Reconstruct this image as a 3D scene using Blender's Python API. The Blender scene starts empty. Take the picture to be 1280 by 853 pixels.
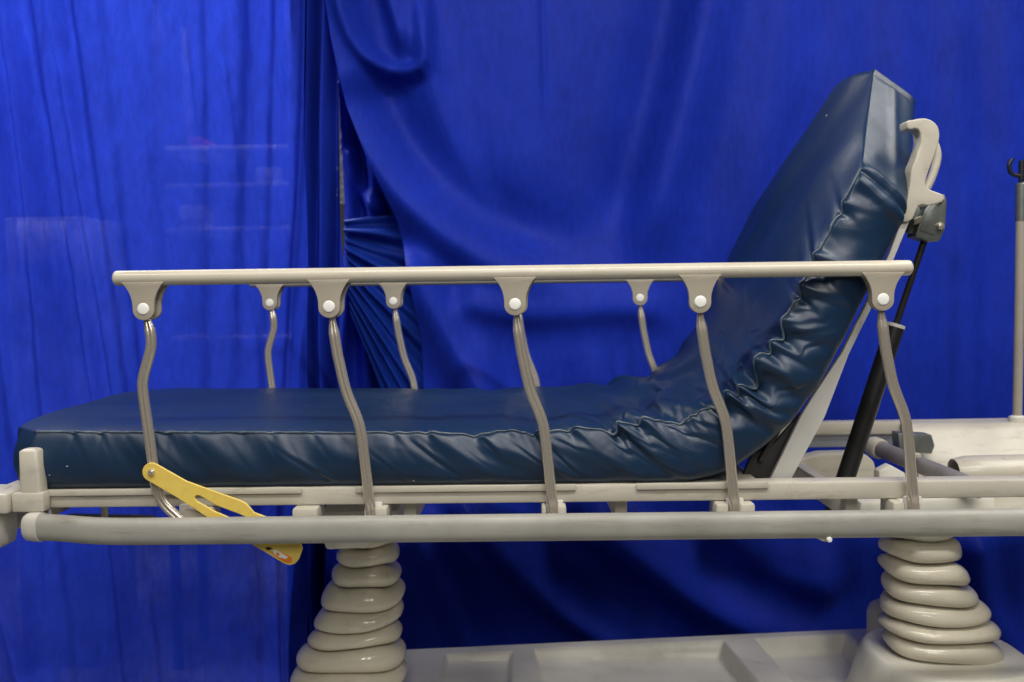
import bpy, bmesh, math, random
import numpy as np
from mathutils import Vector, Matrix, noise
random.seed(7)
S = bpy.context.scene
COL = S.collection
# ------------------------------------------------------------------ camera
FPX = 1155.0
CAM = np.array([0.0123, -1.4973, 1.4319]); YAW, PITCH, ROLL = 0.01047, -0.05453, -0.01323
_f = np.array([-math.sin(YAW)*math.cos(PITCH), math.cos(YAW)*math.cos(PITCH), math.sin(PITCH)])
_r = np.array([math.cos(YAW), math.sin(YAW), 0.0]); _u = np.cross(_r, _f)
_R = math.cos(ROLL)*_r + math.sin(ROLL)*_u; _U = -math.sin(ROLL)*_r + math.cos(ROLL)*_u
cam = bpy.data.cameras.new('camera'); co = bpy.data.objects.new('camera', cam); COL.objects.link(co)
co.matrix_world = Matrix(((_R[0], _U[0], -_f[0], CAM[0]), (_R[1], _U[1], -_f[1], CAM[1]), (_R[2], _U[2], -_f[2], CAM[2]), (0, 0, 0, 1)))
cam.sensor_width = 36; cam.lens = FPX/1280*36; cam.clip_start = .05; cam.clip_end = 60
cam.dof.use_dof = True; cam.dof.focus_distance = 1.53; cam.dof.aperture_fstop = 4.5
S.camera = co
def at(px, py, Y):
    """real-world point that the photograph shows at (px, py), at depth Y"""
    d = _f + _R*((px-640)/FPX) - _U*((py-426.5)/FPX)
    return Vector(CAM + d*((Y-CAM[1])/d[1]))
def topx(P):
    q = P - CAM; z = q@_f
    return 640 + FPX*(q@_R)/z, 426.5 - FPX*(q@_U)/z
# ------------------------------------------------------------------ light: ceiling fluorescents of a hall
w = bpy.data.worlds.new('World'); S.world = w; w.use_nodes = True
w.node_tree.nodes['Background'].inputs[0].default_value = (1.0, .96, .9, 1)
w.node_tree.nodes['Background'].inputs[1].default_value = .04
def area(name, loc, target, sx, sy, power, col=(1, .955, .885)):
    l = bpy.data.lights.new(name, 'AREA'); l.shape = 'RECTANGLE'; l.size = sx; l.size_y = sy; l.energy = power; l.color = col
    o = bpy.data.objects.new(name, l); COL.objects.link(o); o.location = loc
    o.rotation_euler = (Vector(target)-Vector(loc)).to_track_quat('-Z', 'Y').to_euler()
    return o
area('ceiling_light', (.5, -1.3, 3.7), (.5, -1.0, 0), 2.8, .25, 88)
area('ceiling_light', (.5, -2.2, 3.7), (.5, -1.7, 0), 2.8, .25, 14)
area('ceiling_light', (2.3, .0, 3.7), (2.15, .0, 0), 2.2, 1.0, 60)
area('ceiling_light', (-2.0, -1.3, 3.7), (-1.8, -1.1, 0), 2.0, .3, 45)
area('ceiling_light', (.1, -4.3, 3.7), (.1, -1.5, .6), .3, 1.6, 48)
area('ceiling_light', (1.1, -4.3, 3.7), (.8, -1.5, .6), .3, 1.6, 48)
area('hall_light', (-1.5, 1.85, 3.4), (-1.45, 1.75, 0), 2.2, .8, 150, (1, .97, .92))   # lights the room behind the thin left curtain
vs = S.view_settings; vs.view_transform = 'Standard'; vs.look = 'None'; vs.exposure = -.22; vs.gamma = 1; vs.use_curve_mapping = False
S.cycles.use_denoising = True
# ------------------------------------------------------------------ materials
def mat(name, col, rough=.5, metal=0., spec=.5, coat=0., bump=0., bscale=60., var=0., vscale=8., vcol=None, rvar=0., dirt=0., dcol=(.2, .15, .09), dscale=(14, 30, 60)):
    m = bpy.data.materials.new(name); m.use_nodes = True; n = m.node_tree.nodes; L = m.node_tree.links
    b = n['Principled BSDF']; b.inputs['Base Color'].default_value = (*col, 1); b.inputs['Roughness'].default_value = rough
    b.inputs['Metallic'].default_value = metal; b.inputs['Specular IOR Level'].default_value = spec; b.inputs['Coat Weight'].default_value = coat
    b.inputs['Coat Roughness'].default_value = .12
    tc = n.new('ShaderNodeTexCoord')
    def noi(scale, det=5, rgh=.6):
        t = n.new('ShaderNodeTexNoise'); t.inputs['Scale'].default_value = scale; t.inputs['Detail'].default_value = det; t.inputs['Roughness'].default_value = rgh
        L.new(tc.outputs['Object'], t.inputs['Vector']); return t
    if var:
        t = noi(vscale); r = n.new('ShaderNodeValToRGB'); r.color_ramp.elements[0].position = .38; r.color_ramp.elements[1].position = .68
        r.color_ramp.elements[0].color = (*col, 1)
        vc = vcol or tuple(c*(1-var) for c in col); r.color_ramp.elements[1].color = (*vc, 1)
        L.new(t.outputs['Fac'], r.inputs['Fac']); L.new(r.outputs['Color'], b.inputs['Base Color'])
    if dirt:
        mp = n.new('ShaderNodeMapping'); mp.inputs['Scale'].default_value = dscale; L.new(tc.outputs['Object'], mp.inputs[0])
        t = n.new('ShaderNodeTexNoise'); t.inputs['Scale'].default_value = 1; t.inputs['Detail'].default_value = 8; t.inputs['Roughness'].default_value = .72; L.new(mp.outputs[0], t.inputs['Vector'])
        mr = n.new('ShaderNodeMapRange'); mr.inputs['From Min'].default_value = .54; mr.inputs['From Max'].default_value = .78; mr.inputs['To Max'].default_value = dirt; L.new(t.outputs['Fac'], mr.inputs['Value'])
        mx = n.new('ShaderNodeMix'); mx.data_type = 'RGBA'; mx.inputs['B'].default_value = (*dcol, 1); L.new(mr.outputs[0], mx.inputs['Factor'])
        src = b.inputs['Base Color'].links[0].from_socket if b.inputs['Base Color'].links else None
        if src: L.new(src, mx.inputs['A'])
        else: mx.inputs['A'].default_value = (*col, 1)
        L.new(mx.outputs['Result'], b.inputs['Base Color'])
    if rvar:
        t = noi(vscale*2.3, 6); mr = n.new('ShaderNodeMapRange'); mr.inputs['From Min'].default_value = .3; mr.inputs['From Max'].default_value = .7
        mr.inputs['To Min'].default_value = max(.03, rough-rvar); mr.inputs['To Max'].default_value = rough+rvar
        L.new(t.outputs['Fac'], mr.inputs['Value']); L.new(mr.outputs[0], b.inputs['Roughness'])
    if bump:
        t = noi(bscale, 6); bn = n.new('ShaderNodeBump'); bn.inputs['Strength'].default_value = bump; bn.inputs['Distance'].default_value = .002
        L.new(t.outputs['Fac'], bn.inputs['Height']); L.new(bn.outputs[0], b.inputs['Normal'])
    return m
M = {}
CREAM = (.54, .51, .43)
M['cream'] = mat('cream_enamel', CREAM, .32, var=.14, vscale=5, bump=.06, bscale=120, rvar=.08, dirt=.55)
M['tube'] = mat('cream_rail_plastic', (.56, .52, .43), .26, var=.1, vscale=4, rvar=.06, dirt=.4, dscale=(9, 40, 90))
M['bumper'] = mat('grey_bumper_vinyl', (.335, .328, .298), .46, var=.22, vscale=7, bump=.12, bscale=90, rvar=.12, dirt=.75, dcol=(.17, .14, .1), dscale=(7, 40, 80))
M['cap'] = mat('pale_cap_plastic', (.56, .54, .49), .5, var=.1)
M['white'] = mat('white_enamel', (.64, .63, .60), .35, var=.08, vscale=6, rvar=.08)
M['bracket'] = mat('beige_bracket_plastic', (.38, .345, .28), .42, var=.08, vscale=14, dirt=.5, dscale=(40, 40, 40))
M['pin'] = mat('white_pin_plastic', (.82, .82, .8), .4)
M['chrome'] = mat('worn_steel', (.74, .67, .57), .26, metal=.75)
M['yellow'] = mat('yellow_lever_paint', (.76, .57, .12), .38, var=.1, vscale=16, vcol=(.7, .5, .1), bump=.05, dirt=.3, dscale=(60, 60, 60))
M['orange'] = mat('sticker_orange', (.8, .24, .02), .4)
M['black'] = mat('black_plastic', (.012, .012, .013), .38, bump=.05)
M['blackrod'] = mat('black_rod', (.02, .02, .022), .2)
M['casting'] = mat('grey_casting', (.2, .22, .21), .42, metal=.6, bump=.25, bscale=70, var=.25, vscale=40)
M['steelgrey'] = mat('grey_tube_paint', (.24, .22, .22), .42, bump=.1, var=.25, vscale=30)
M['dark'] = mat('dark_underside', (.03, .03, .032), .6)
M['greymetal'] = mat('grey_lip_metal', (.3, .31, .34), .45, var=.15)
M['base'] = mat('moulded_base_plastic', (.72, .70, .62), .36, var=.14, vscale=4, bump=.08, bscale=150, rvar=.1, dirt=.18, dscale=(16, 16, 16))
M['bellows'] = mat('bellows_rubber', (.67, .63, .51), .16, var=.12, vscale=6, rvar=.05, dirt=.4, dscale=(18, 18, 40))
M['tan'] = mat('worn_tan_pole', (.36, .325, .28), .4, var=.12, vscale=9)
M['floor'] = mat('grey_vinyl_floor', (.22, .22, .21), .45, var=.15, vscale=3)
M['boxw'] = mat('white_box_card', (.8, .8, .78), .6)
M['boxr'] = mat('red_box_card', (.6, .05, .06), .6)
M['shelf'] = mat('shelf_metal', (.7, .7, .68), .5)

def vinyl():
    m = mat('navy_vinyl', (.0048, .0215, .057), .40, spec=.5, var=.35, vscale=3, vcol=(.0065, .029, .075), rvar=.07)
    n = m.node_tree.nodes; L = m.node_tree.links; b = n['Principled BSDF']
    tc = n.new('ShaderNodeTexCoord')
    a = n.new('ShaderNodeTexNoise'); a.inputs['Scale'].default_value = 420; a.inputs['Detail'].default_value = 3
    c = n.new('ShaderNodeTexNoise'); c.inputs['Scale'].default_value = 26; c.inputs['Detail'].default_value = 4; c.inputs['Distortion'].default_value = .8
    for t in (a, c): L.new(tc.outputs['Object'], t.inputs['Vector'])
    b1 = n.new('ShaderNodeBump'); b1.inputs['Strength'].default_value = .1; b1.inputs['Distance'].default_value = .001
    b2 = n.new('ShaderNodeBump'); b2.inputs['Strength'].default_value = .22; b2.inputs['Distance'].default_value = .004
    L.new(a.outputs['Fac'], b1.inputs['Height']); L.new(c.outputs['Fac'], b2.inputs['Height'])
    L.new(b2.outputs[0], b1.inputs['Normal']); L.new(b1.outputs[0], b.inputs['Normal'])
    return m
M['vinyl'] = vinyl()
M['seam'] = mat('navy_seam_vinyl', (.010, .028, .056), .26, var=.6, vscale=26, vcol=(.09, .12, .15))  # pale patches put worn vinyl and the seam's broken highlight into the colour
M['scuff'] = mat('pale_scuff', (.5, .5, .5), .6)

def cloth(name, col, transl, transp, rough=.62):
    m = bpy.data.materials.new(name); m.use_nodes = True; n = m.node_tree.nodes; L = m.node_tree.links
    b = n['Principled BSDF']; out = n['Material Output']
    tc = n.new('ShaderNodeTexCoord')
    t = n.new('ShaderNodeTexNoise'); t.inputs['Scale'].default_value = 3.2; t.inputs['Detail'].default_value = 6; t.inputs['Roughness'].default_value = .65
    L.new(tc.outputs['Object'], t.inputs['Vector'])
    r = n.new('ShaderNodeValToRGB'); r.color_ramp.elements[0].position = .3; r.color_ramp.elements[1].position = .72
    r.color_ramp.elements[0].color = (*[c*.88 for c in col], 1); r.color_ramp.elements[1].color = (*[min(1, c*1.08) for c in col], 1)
    mp0 = n.new('ShaderNodeMapping'); mp0.inputs['Scale'].default_value = (1, 1, .3); L.new(tc.outputs['Object'], mp0.inputs[0])
    t3 = n.new('ShaderNodeTexNoise'); t3.inputs['Scale'].default_value = 75; t3.inputs['Detail'].default_value = 6; t3.inputs['Roughness'].default_value = .75; L.new(mp0.outputs[0], t3.inputs['Vector'])
    ad = n.new('ShaderNodeMix'); ad.inputs['Factor'].default_value = .5; L.new(t.outputs['Fac'], ad.inputs['A']); L.new(t3.outputs['Fac'], ad.inputs['B'])
    r.color_ramp.elements[0].color = (*[c*.66 for c in col], 1); r.color_ramp.elements[1].color = (*[min(1, c*1.3) for c in col], 1)
    L.new(ad.outputs[0], r.inputs['Fac']); L.new(r.outputs['Color'], b.inputs['Base Color'])
    b.inputs['Roughness'].default_value = rough; b.inputs['Specular IOR Level'].default_value = .07
    b.inputs['Sheen Weight'].default_value = .02; b.inputs['Sheen Roughness'].default_value = .5; b.inputs['Sheen Tint'].default_value = (.2, .3, 1, 1)
    # weave
    wv = n.new('ShaderNodeTexNoise'); wv.inputs['Scale'].default_value = 190; wv.inputs['Detail'].default_value = 3
    mp = n.new('ShaderNodeMapping'); mp.inputs['Scale'].default_value = (1, 1, .22); L.new(tc.outputs['Object'], mp.inputs[0]); L.new(mp.outputs[0], wv.inputs['Vector'])
    w2 = n.new('ShaderNodeTexNoise'); w2.inputs['Scale'].default_value = 14; w2.inputs['Detail'].default_value = 5
    L.new(mp.outputs[0], w2.inputs['Vector'])
    b2 = n.new('ShaderNodeBump'); b2.inputs['Strength'].default_value = .3; b2.inputs['Distance'].default_value = .012; L.new(w2.outputs['Fac'], b2.inputs['Height'])
    bp = n.new('ShaderNodeBump'); bp.inputs['Strength'].default_value = .25; bp.inputs['Distance'].default_value = .0015; L.new(wv.outputs['Fac'], bp.inputs['Height'])
    L.new(b2.outputs[0], bp.inputs['Normal']); L.new(bp.outputs[0], b.inputs['Normal'])
    last = b.outputs[0]
    if transl:
        tr = n.new('ShaderNodeBsdfTranslucent'); L.new(r.outputs['Color'], tr.inputs[0]); L.new(bp.outputs[0], tr.inputs['Normal'])
        mx = n.new('ShaderNodeMixShader'); mx.inputs[0].default_value = transl; L.new(last, mx.inputs[1]); L.new(tr.outputs[0], mx.inputs[2]); last = mx.outputs[0]
    if transp:
        tp = n.new('ShaderNodeBsdfTransparent'); mx = n.new('ShaderNodeMixShader')
        mr = n.new('ShaderNodeMapRange'); mr.inputs['From Min'].default_value = .35; mr.inputs['From Max'].default_value = .7
        mr.inputs['To Min'].default_value = transp*.5; mr.inputs['To Max'].default_value = transp*1.5; L.new(wv.outputs['Fac'], mr.inputs['Value'])
        m2 = n.new('ShaderNodeMapRange'); m2.inputs['From Min'].default_value = .42; m2.inputs['From Max'].default_value = .68; m2.inputs['To Min'].default_value = .45; m2.inputs['To Max'].default_value = 2.2; L.new(t.outputs['Fac'], m2.inputs['Value'])
        mu = n.new('ShaderNodeMath'); mu.operation = 'MULTIPLY'; L.new(mr.outputs[0], mu.inputs[0]); L.new(m2.outputs[0], mu.inputs[1])
        L.new(mu.outputs[0], mx.inputs[0]); L.new(last, mx.inputs[1]); L.new(tp.outputs[0], mx.inputs[2]); last = mx.outputs[0]
    L.new(last, out.inputs[0])
    return m
BLUE = (.0095, .029, .37)
M['cloth_thin'] = cloth('thin_blue_cloth', (.020, .053, .60), .42, .045)
M['cloth'] = cloth('blue_cloth', BLUE, 0, 0, .5)
M['satin'] = cloth('blue_lining', (.008, .034, .30), .05, 0, .45)
def plastic():
    m = bpy.data.materials.new('clear_plastic'); m.use_nodes = True; n = m.node_tree.nodes; L = m.node_tree.links
    b = n['Principled BSDF']; b.inputs['Base Color'].default_value = (.7, .75, .8, 1); b.inputs['Roughness'].default_value = .12
    tp = n.new('ShaderNodeBsdfTransparent'); mx = n.new('ShaderNodeMixShader'); mx.inputs[0].default_value = .75
    L.new(b.outputs[0], mx.inputs[1]); L.new(tp.outputs[0], mx.inputs[2]); L.new(mx.outputs[0], n['Material Output'].inputs[0]); return m
M['plastic'] = plastic()

# ------------------------------------------------------------------ mesh helpers
def link(name, me, m, parent=None, smooth=None, label=None):
    o = bpy.data.objects.new(name, me); COL.objects.link(o)
    if m is not None and not me.materials: me.materials.append(M[m] if isinstance(m, str) else m)
    if parent is not None:
        o.parent = parent
        pm = Matrix.Identity(4); p = parent
        while p is not None: pm = Matrix.Translation(p.location) @ pm; p = p.parent
        o.location = -pm.translation            # geometry is written in world coordinates
        recentre(o)
    if label: o['label'] = label
    return o
def recentre(o):
    """move the object's origin to the centre of its geometry"""
    me = o.data
    a = np.empty(len(me.vertices)*3); me.vertices.foreach_get('co', a); a = a.reshape(-1, 3)
    c = (a.min(0)+a.max(0))/2
    a -= c; me.vertices.foreach_set('co', a.ravel()); me.update(); o.location = Vector(o.location)+Vector(c)
def tag(o, label, cat=None, group=None, kind=None):
    o['label'] = label
    if cat: o['category'] = cat
    if group: o['group'] = group
    if kind: o['kind'] = kind
    return o
def shade(me, ang=40):
    for p in me.polygons: p.use_smooth = True
    me.set_sharp_from_angle(angle=math.radians(ang))
def bm_mesh(bm, name, bevel=0, seg=2, ang=40):
    bmesh.ops.recalc_face_normals(bm, faces=bm.faces)
    if bevel:
        es = [e for e in bm.edges if len(e.link_faces) == 2 and e.calc_face_angle(0) > math.radians(28)]
        bmesh.ops.bevel(bm, geom=es, offset=bevel, segments=seg, profile=.5, affect='EDGES', clamp_overlap=True)
    me = bpy.data.meshes.new(name); bm.to_mesh(me); bm.free(); shade(me, ang); return me
def box(lo, hi, bevel=.003, name='box'):
    bm = bmesh.new(); bmesh.ops.create_cube(bm, size=1)
    for v in bm.verts: v.co = Vector([(lo[i]+hi[i])/2 + v.co[i]*(hi[i]-lo[i]) for i in range(3)])
    return bm_mesh(bm, name, bevel)
def hexa(bot, top, bevel=.003):
    """solid between two quads (each four points)"""
    bm = bmesh.new(); a = [bm.verts.new(p) for p in bot]; b = [bm.verts.new(p) for p in top]
    bm.faces.new(a); bm.faces.new(b)
    for i in range(4): bm.faces.new((a[i], a[(i+1) % 4], b[(i+1) % 4], b[i]))
    return bm_mesh(bm, 'hexa', bevel)
def prism(poly, y0, y1, bevel=.002, holes=(), seg=2):
    """polygon given as XZ points, extruded from y0 to y1"""
    bm = bmesh.new()
    def ring(pts): 
        vs_ = [bm.verts.new((p[0], y0, p[1])) for p in pts]
        return [bm.edges.new((vs_[i], vs_[(i+1) % len(vs_)])) for i in range(len(vs_))]
    ed = ring(poly)
    for h in holes: ed += ring(h)
    if holes: bmesh.ops.triangle_fill(bm, use_beauty=True, edges=ed)
    else: bm.verts.ensure_lookup_table(); bm.faces.new(list(bm.verts))
    fs = list(bm.faces)
    if holes: bmesh.ops.dissolve_limit(bm, angle_limit=.01, verts=bm.verts, edges=[e for e in bm.edges if len(e.link_faces) == 2]); fs = list(bm.faces)
    r = bmesh.ops.extrude_face_region(bm, geom=fs)
    for v in [g for g in r['geom'] if isinstance(g, bmesh.types.BMVert)]: v.co.y = y1
    return bm_mesh(bm, 'prism', bevel, seg, 35)
def spline(pts, n):
    """Catmull-Rom through points, n samples evenly spaced by arc length"""
    P = np.array([tuple(p) for p in pts], float); P = np.vstack([2*P[0]-P[1], P, 2*P[-1]-P[-2]])
    out = []
    for i in range(1, len(P)-2):
        for t in np.linspace(0, 1, 24, endpoint=False):
            a, b, c, d = P[i-1:i+3]
            out.append(.5*((2*b)+(-a+c)*t+(2*a-5*b+4*c-d)*t*t+(-a+3*b-3*c+d)*t**3))
    out.append(P[-2]); out = np.array(out)
    s = np.r_[0, np.cumsum(np.linalg.norm(np.diff(out, axis=0), axis=1))]
    q = np.linspace(0, s[-1], n)
    return np.stack([np.interp(q, s, out[:, k]) for k in range(out.shape[1])], 1)
def sweep(path, prof, scale=None, cap=True, up=(0, 1, 0), ang=60):
    """path Nx3; prof list of (a, b): a along the side vector, b along up"""
    P = np.array(path, float); N = len(P); T = np.gradient(P, axis=0); T /= np.linalg.norm(T, axis=1)[:, None]
    up = np.array(up, float); vs_, fs = [], []; K = len(prof)
    for i in range(N):
        b = up - T[i]*(up@T[i]); b /= np.linalg.norm(b); a = np.cross(b, T[i]); s = 1 if scale is None else scale[i]
        for (x, y) in prof:
            sx, sy = (s if isinstance(s, (tuple, list)) else (s, s))
            vs_.append(P[i]+a*x*sx+b*y*sy)
    for i in range(N-1):
        for k in range(K): fs.append((i*K+k, i*K+(k+1) % K, (i+1)*K+(k+1) % K, (i+1)*K+k))
    if cap: fs.append(tuple(range(K))[::-1]); fs.append(tuple((N-1)*K+k for k in range(K)))
    me = bpy.data.meshes.new('sweep'); me.from_pydata([tuple(v) for v in vs_], [], fs)
    bm = bmesh.new(); bm.from_mesh(me); bmesh.ops.recalc_face_normals(bm, faces=bm.faces); bm.to_mesh(me); bm.free()
    shade(me, ang); return me
def circ(r, n=20, ry=None): return [(r*math.cos(2*math.pi*k/n), (ry or r)*math.sin(2*math.pi*k/n)) for k in range(n)]
def capped(path, r, n=20, rnd=None):
    """round bar with domed ends: path points and scale"""
    P = np.array(path, float); rnd = rnd or r
    d0 = P[0]-P[1]; d0 /= np.linalg.norm(d0); d1 = P[-1]-P[-2]; d1 /= np.linalg.norm(d1)
    a = np.linspace(0, math.pi/2, 7)[1:]
    pre = [P[0]+d0*rnd*math.sin(t)-d0*rnd for t in a][::-1]; post = [P[-1]+d1*rnd*math.sin(t)-d1*rnd for t in a]
    P[0] -= d0*rnd; P[-1] -= d1*rnd
    path2 = np.vstack([pre, P, post]); sc = [max(.04, math.cos(t)) for t in a][::-1]+[1]*len(P)+[max(.04, math.cos(t)) for t in a]
    return path2, sc
def lathe(prof, loc, axis='Z', n=32):
    """prof: (radius, height) pairs"""
    vs_, fs = [], []; K = len(prof)
    for k in range(n):
        c, s = math.cos(2*math.pi*k/n), math.sin(2*math.pi*k/n)
        for r, h in prof:
            p = {'Z': (r*c, r*s, h), 'Y': (r*c, h, r*s), 'X': (h, r*c, r*s)}[axis]
            vs_.append((p[0]+loc[0], p[1]+loc[1], p[2]+loc[2]))
    for k in range(n):
        for j in range(K-1): fs.append((k*K+j, ((k+1) % n)*K+j, ((k+1) % n)*K+j+1, k*K+j+1))
    fs.append(tuple(k*K for k in range(n))); fs.append(tuple(k*K+K-1 for k in range(n)))
    bm = bmesh.new(); V = [bm.verts.new(v) for v in vs_]
    for f in fs:
        try: bm.faces.new([V[i] for i in f])
        except ValueError: pass
    bmesh.ops.remove_doubles(bm, verts=bm.verts, dist=1e-6)
    return bm_mesh(bm, 'lathe', 0, ang=35)
def grid_mesh(P, closed_u=False, closed_v=False, name='grid', ang=180):
    """P: array nu x nv x 3"""
    nu, nv = P.shape[:2]; idx = np.arange(nu*nv).reshape(nu, nv)
    a = idx; b = np.roll(idx, -1, 0); c = np.roll(b, -1, 1); d = np.roll(idx, -1, 1)
    q = np.stack([a, b, c, d], -1)
    if not closed_u: q = q[:-1]
    if not closed_v: q = q[:, :-1]
    q = q.reshape(-1, 4)
    me = bpy.data.meshes.new(name); me.from_pydata(P.reshape(-1, 3).tolist(), [], q.tolist()); 
    for p in me.polygons: p.use_smooth = True
    if ang < 180: me.set_sharp_from_angle(angle=math.radians(ang))
    return me
def sstep(a, b, x):
    t = np.clip((x-a)/(b-a), 0, 1); return t*t*(3-2*t)
_rs = np.random.RandomState(3); _tab = _rs.rand(512)
def vnoise(x, y=None, seed=0):
    """smooth value noise, numpy"""
    x = np.asarray(x, float); y = np.zeros_like(x) if y is None else np.asarray(y, float)
    xi, yi = np.floor(x).astype(int), np.floor(y).astype(int); fx, fy = x-xi, y-yi
    fx = fx*fx*(3-2*fx); fy = fy*fy*(3-2*fy)
    h = lambda i, j: _tab[(i*73+j*179+seed*31+((i*j) % 97)*7) % 512]
    return (h(xi, yi)*(1-fx)+h(xi+1, yi)*fx)*(1-fy)+(h(xi, yi+1)*(1-fx)+h(xi+1, yi+1)*fx)*fy
def stroke(px, py, pts, wl, wr, amp, amp_end=None, fade0=.12, fade1=.2):
    """fold running along a polyline: signed distance profile, faded at both ends"""
    P = spline([(a, b) for a, b in pts], 40); seg = np.r_[0, np.cumsum(np.linalg.norm(np.diff(P, axis=0), axis=1))]; seg /= seg[-1]
    best = np.full(px.shape, 1e9); sd = np.zeros(px.shape); tt = np.zeros(px.shape)
    for i in range(len(P)-1):
        ax, ay = P[i]; bx, by = P[i+1]; dx, dy = bx-ax, by-ay; l2 = dx*dx+dy*dy
        t = ((px-ax)*dx+(py-ay)*dy)/l2
        tc = np.clip(t, 0, 1); qx, qy = px-ax-tc*dx, py-ay-tc*dy; d = np.hypot(qx, qy); m = d < best
        best = np.where(m, d, best); sd = np.where(m, np.sign(dx*qy-dy*qx)*d, sd); tt = np.where(m, seg[i]+tc*(seg[i+1]-seg[i]), tt)
    a = amp if amp_end is None else amp+(amp_end-amp)*tt
    env = 1.0
    if fade0: env = env*sstep(0, fade0, tt)
    if fade1: env = env*(1-sstep(1-fade1, 1, tt))
    return a*env*np.exp(-(sd/np.where(sd < 0, wl, wr))**2)

# ------------------------------------------------------------------ setting: floor and the hall behind
fl = link('floor', box((-4, -2.6, -.05), (4, 4.2, 0), 0), 'floor'); fl['kind'] = 'structure'

# ------------------------------------------------------------------ curtains
def curtain(name, Y, xl, xr, ztop, zbot, nu, nv, hfun, m, thick=0):
    """xl, xr: functions of z giving the cloth's side edges"""
    z = np.linspace(ztop, zbot, nv)[None, :]; u = np.linspace(0, 1, nu)[:, None]
    X = xl(z)+(xr(z)-xl(z))*u; Z = np.broadcast_to(z, X.shape)
    P = np.stack([X, np.full_like(X, Y), Z], -1); px, py = topx(P)
    P[..., 1] = Y-hfun(px, py, X, Z, np.broadcast_to(u, X.shape))
    return link(name, grid_mesh(P), m)
def edge(pts, Y):
    """side edge of a cloth from photo points, as a function of z"""
    q = [at(a, b, Y) for a, b in pts]; zz = np.array([p.z for p in q])[::-1]; xx = np.array([p.x for p in q])[::-1]
    return lambda z: np.interp(z, zz, xx)

YL = .96
def h_left(px, py, X, Z, u):
    h = np.zeros_like(px)
    skew = lambda x0, x1: px-(x0+(x1-x0)*py/500)
    for x0, x1, wd, am in ((-40, 40, 22, .05), (16, 78, 13, .035), (58, 128, 12, .035), (78, 152, 10, .02), (106, 176, 13, .03), (140, 200, 16, .024), (-100, -20, 30, .05),
                           (205, 230, 40, .018), (262, 275, 14, .012), (318, 312, 20, .02), (350, 343, 12, .018)):
        d = skew(x0, x1); wd = .85*wd*(1+.25*np.sin(py/170+x0)); h += 1.7*am*np.exp(-(d/np.where(d < 0, wd, wd*1.9))**2)*(1-.35*sstep(450, 800, py))
    for x0, wd, am in ((372, 6, .05),):
        d = px-x0-6*np.sin(py/190+x0)-.02*(400-py); h += am*np.exp(-(d/wd)**2)
    h += .02*np.sin(px/47+py/260)*sstep(450, 700, py)
    h += stroke(px, py, [(-60, 640), (10, 700), (40, 790), (50, 870)], 26, 14, .07)
    h += stroke(px, py, [(330, 560), (345, 680), (330, 880)], 20, 30, .035)
    h += stroke(px, py, [(170, 640), (160, 760), (175, 900)], 60, 40, .02)
    rl = random.Random(4)
    for q in range(34):
        xq, yq = rl.uniform(-20, 370), rl.uniform(-40, 800); ln = rl.uniform(60, 220); sl = rl.uniform(-.02, .22); wd = rl.uniform(2.5, 5); am = rl.uniform(.003, .008)
        d = px-xq-sl*(py-yq); h += am*np.exp(-((py-yq)/ln)**2)*np.exp(-(d/np.where(d < 0, wd, 2.5*wd))**2)
    h += .006*(vnoise(px/16+py/60, py/34, 41)-.5)
    h += .012*(vnoise(px/60, py/240, 3)-.5)+.02*(vnoise(px/150, py/400, 5)-.5)+.004*(vnoise(px/22, py/90, 8)-.5)
    return h
cl = curtain('curtain', YL, lambda z: np.full_like(z, -2.5), edge([(388, -80), (386, 60), (384, 200), (386, 340), (384, 480), (386, 640), (384, 760), (380, 860), (380, 1000)], YL), 2.55, .02, 420, 240, h_left, 'cloth_thin')
tag(cl, 'thin bright blue curtain with light showing through, beside the foot of the stretcher', 'curtain')

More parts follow.
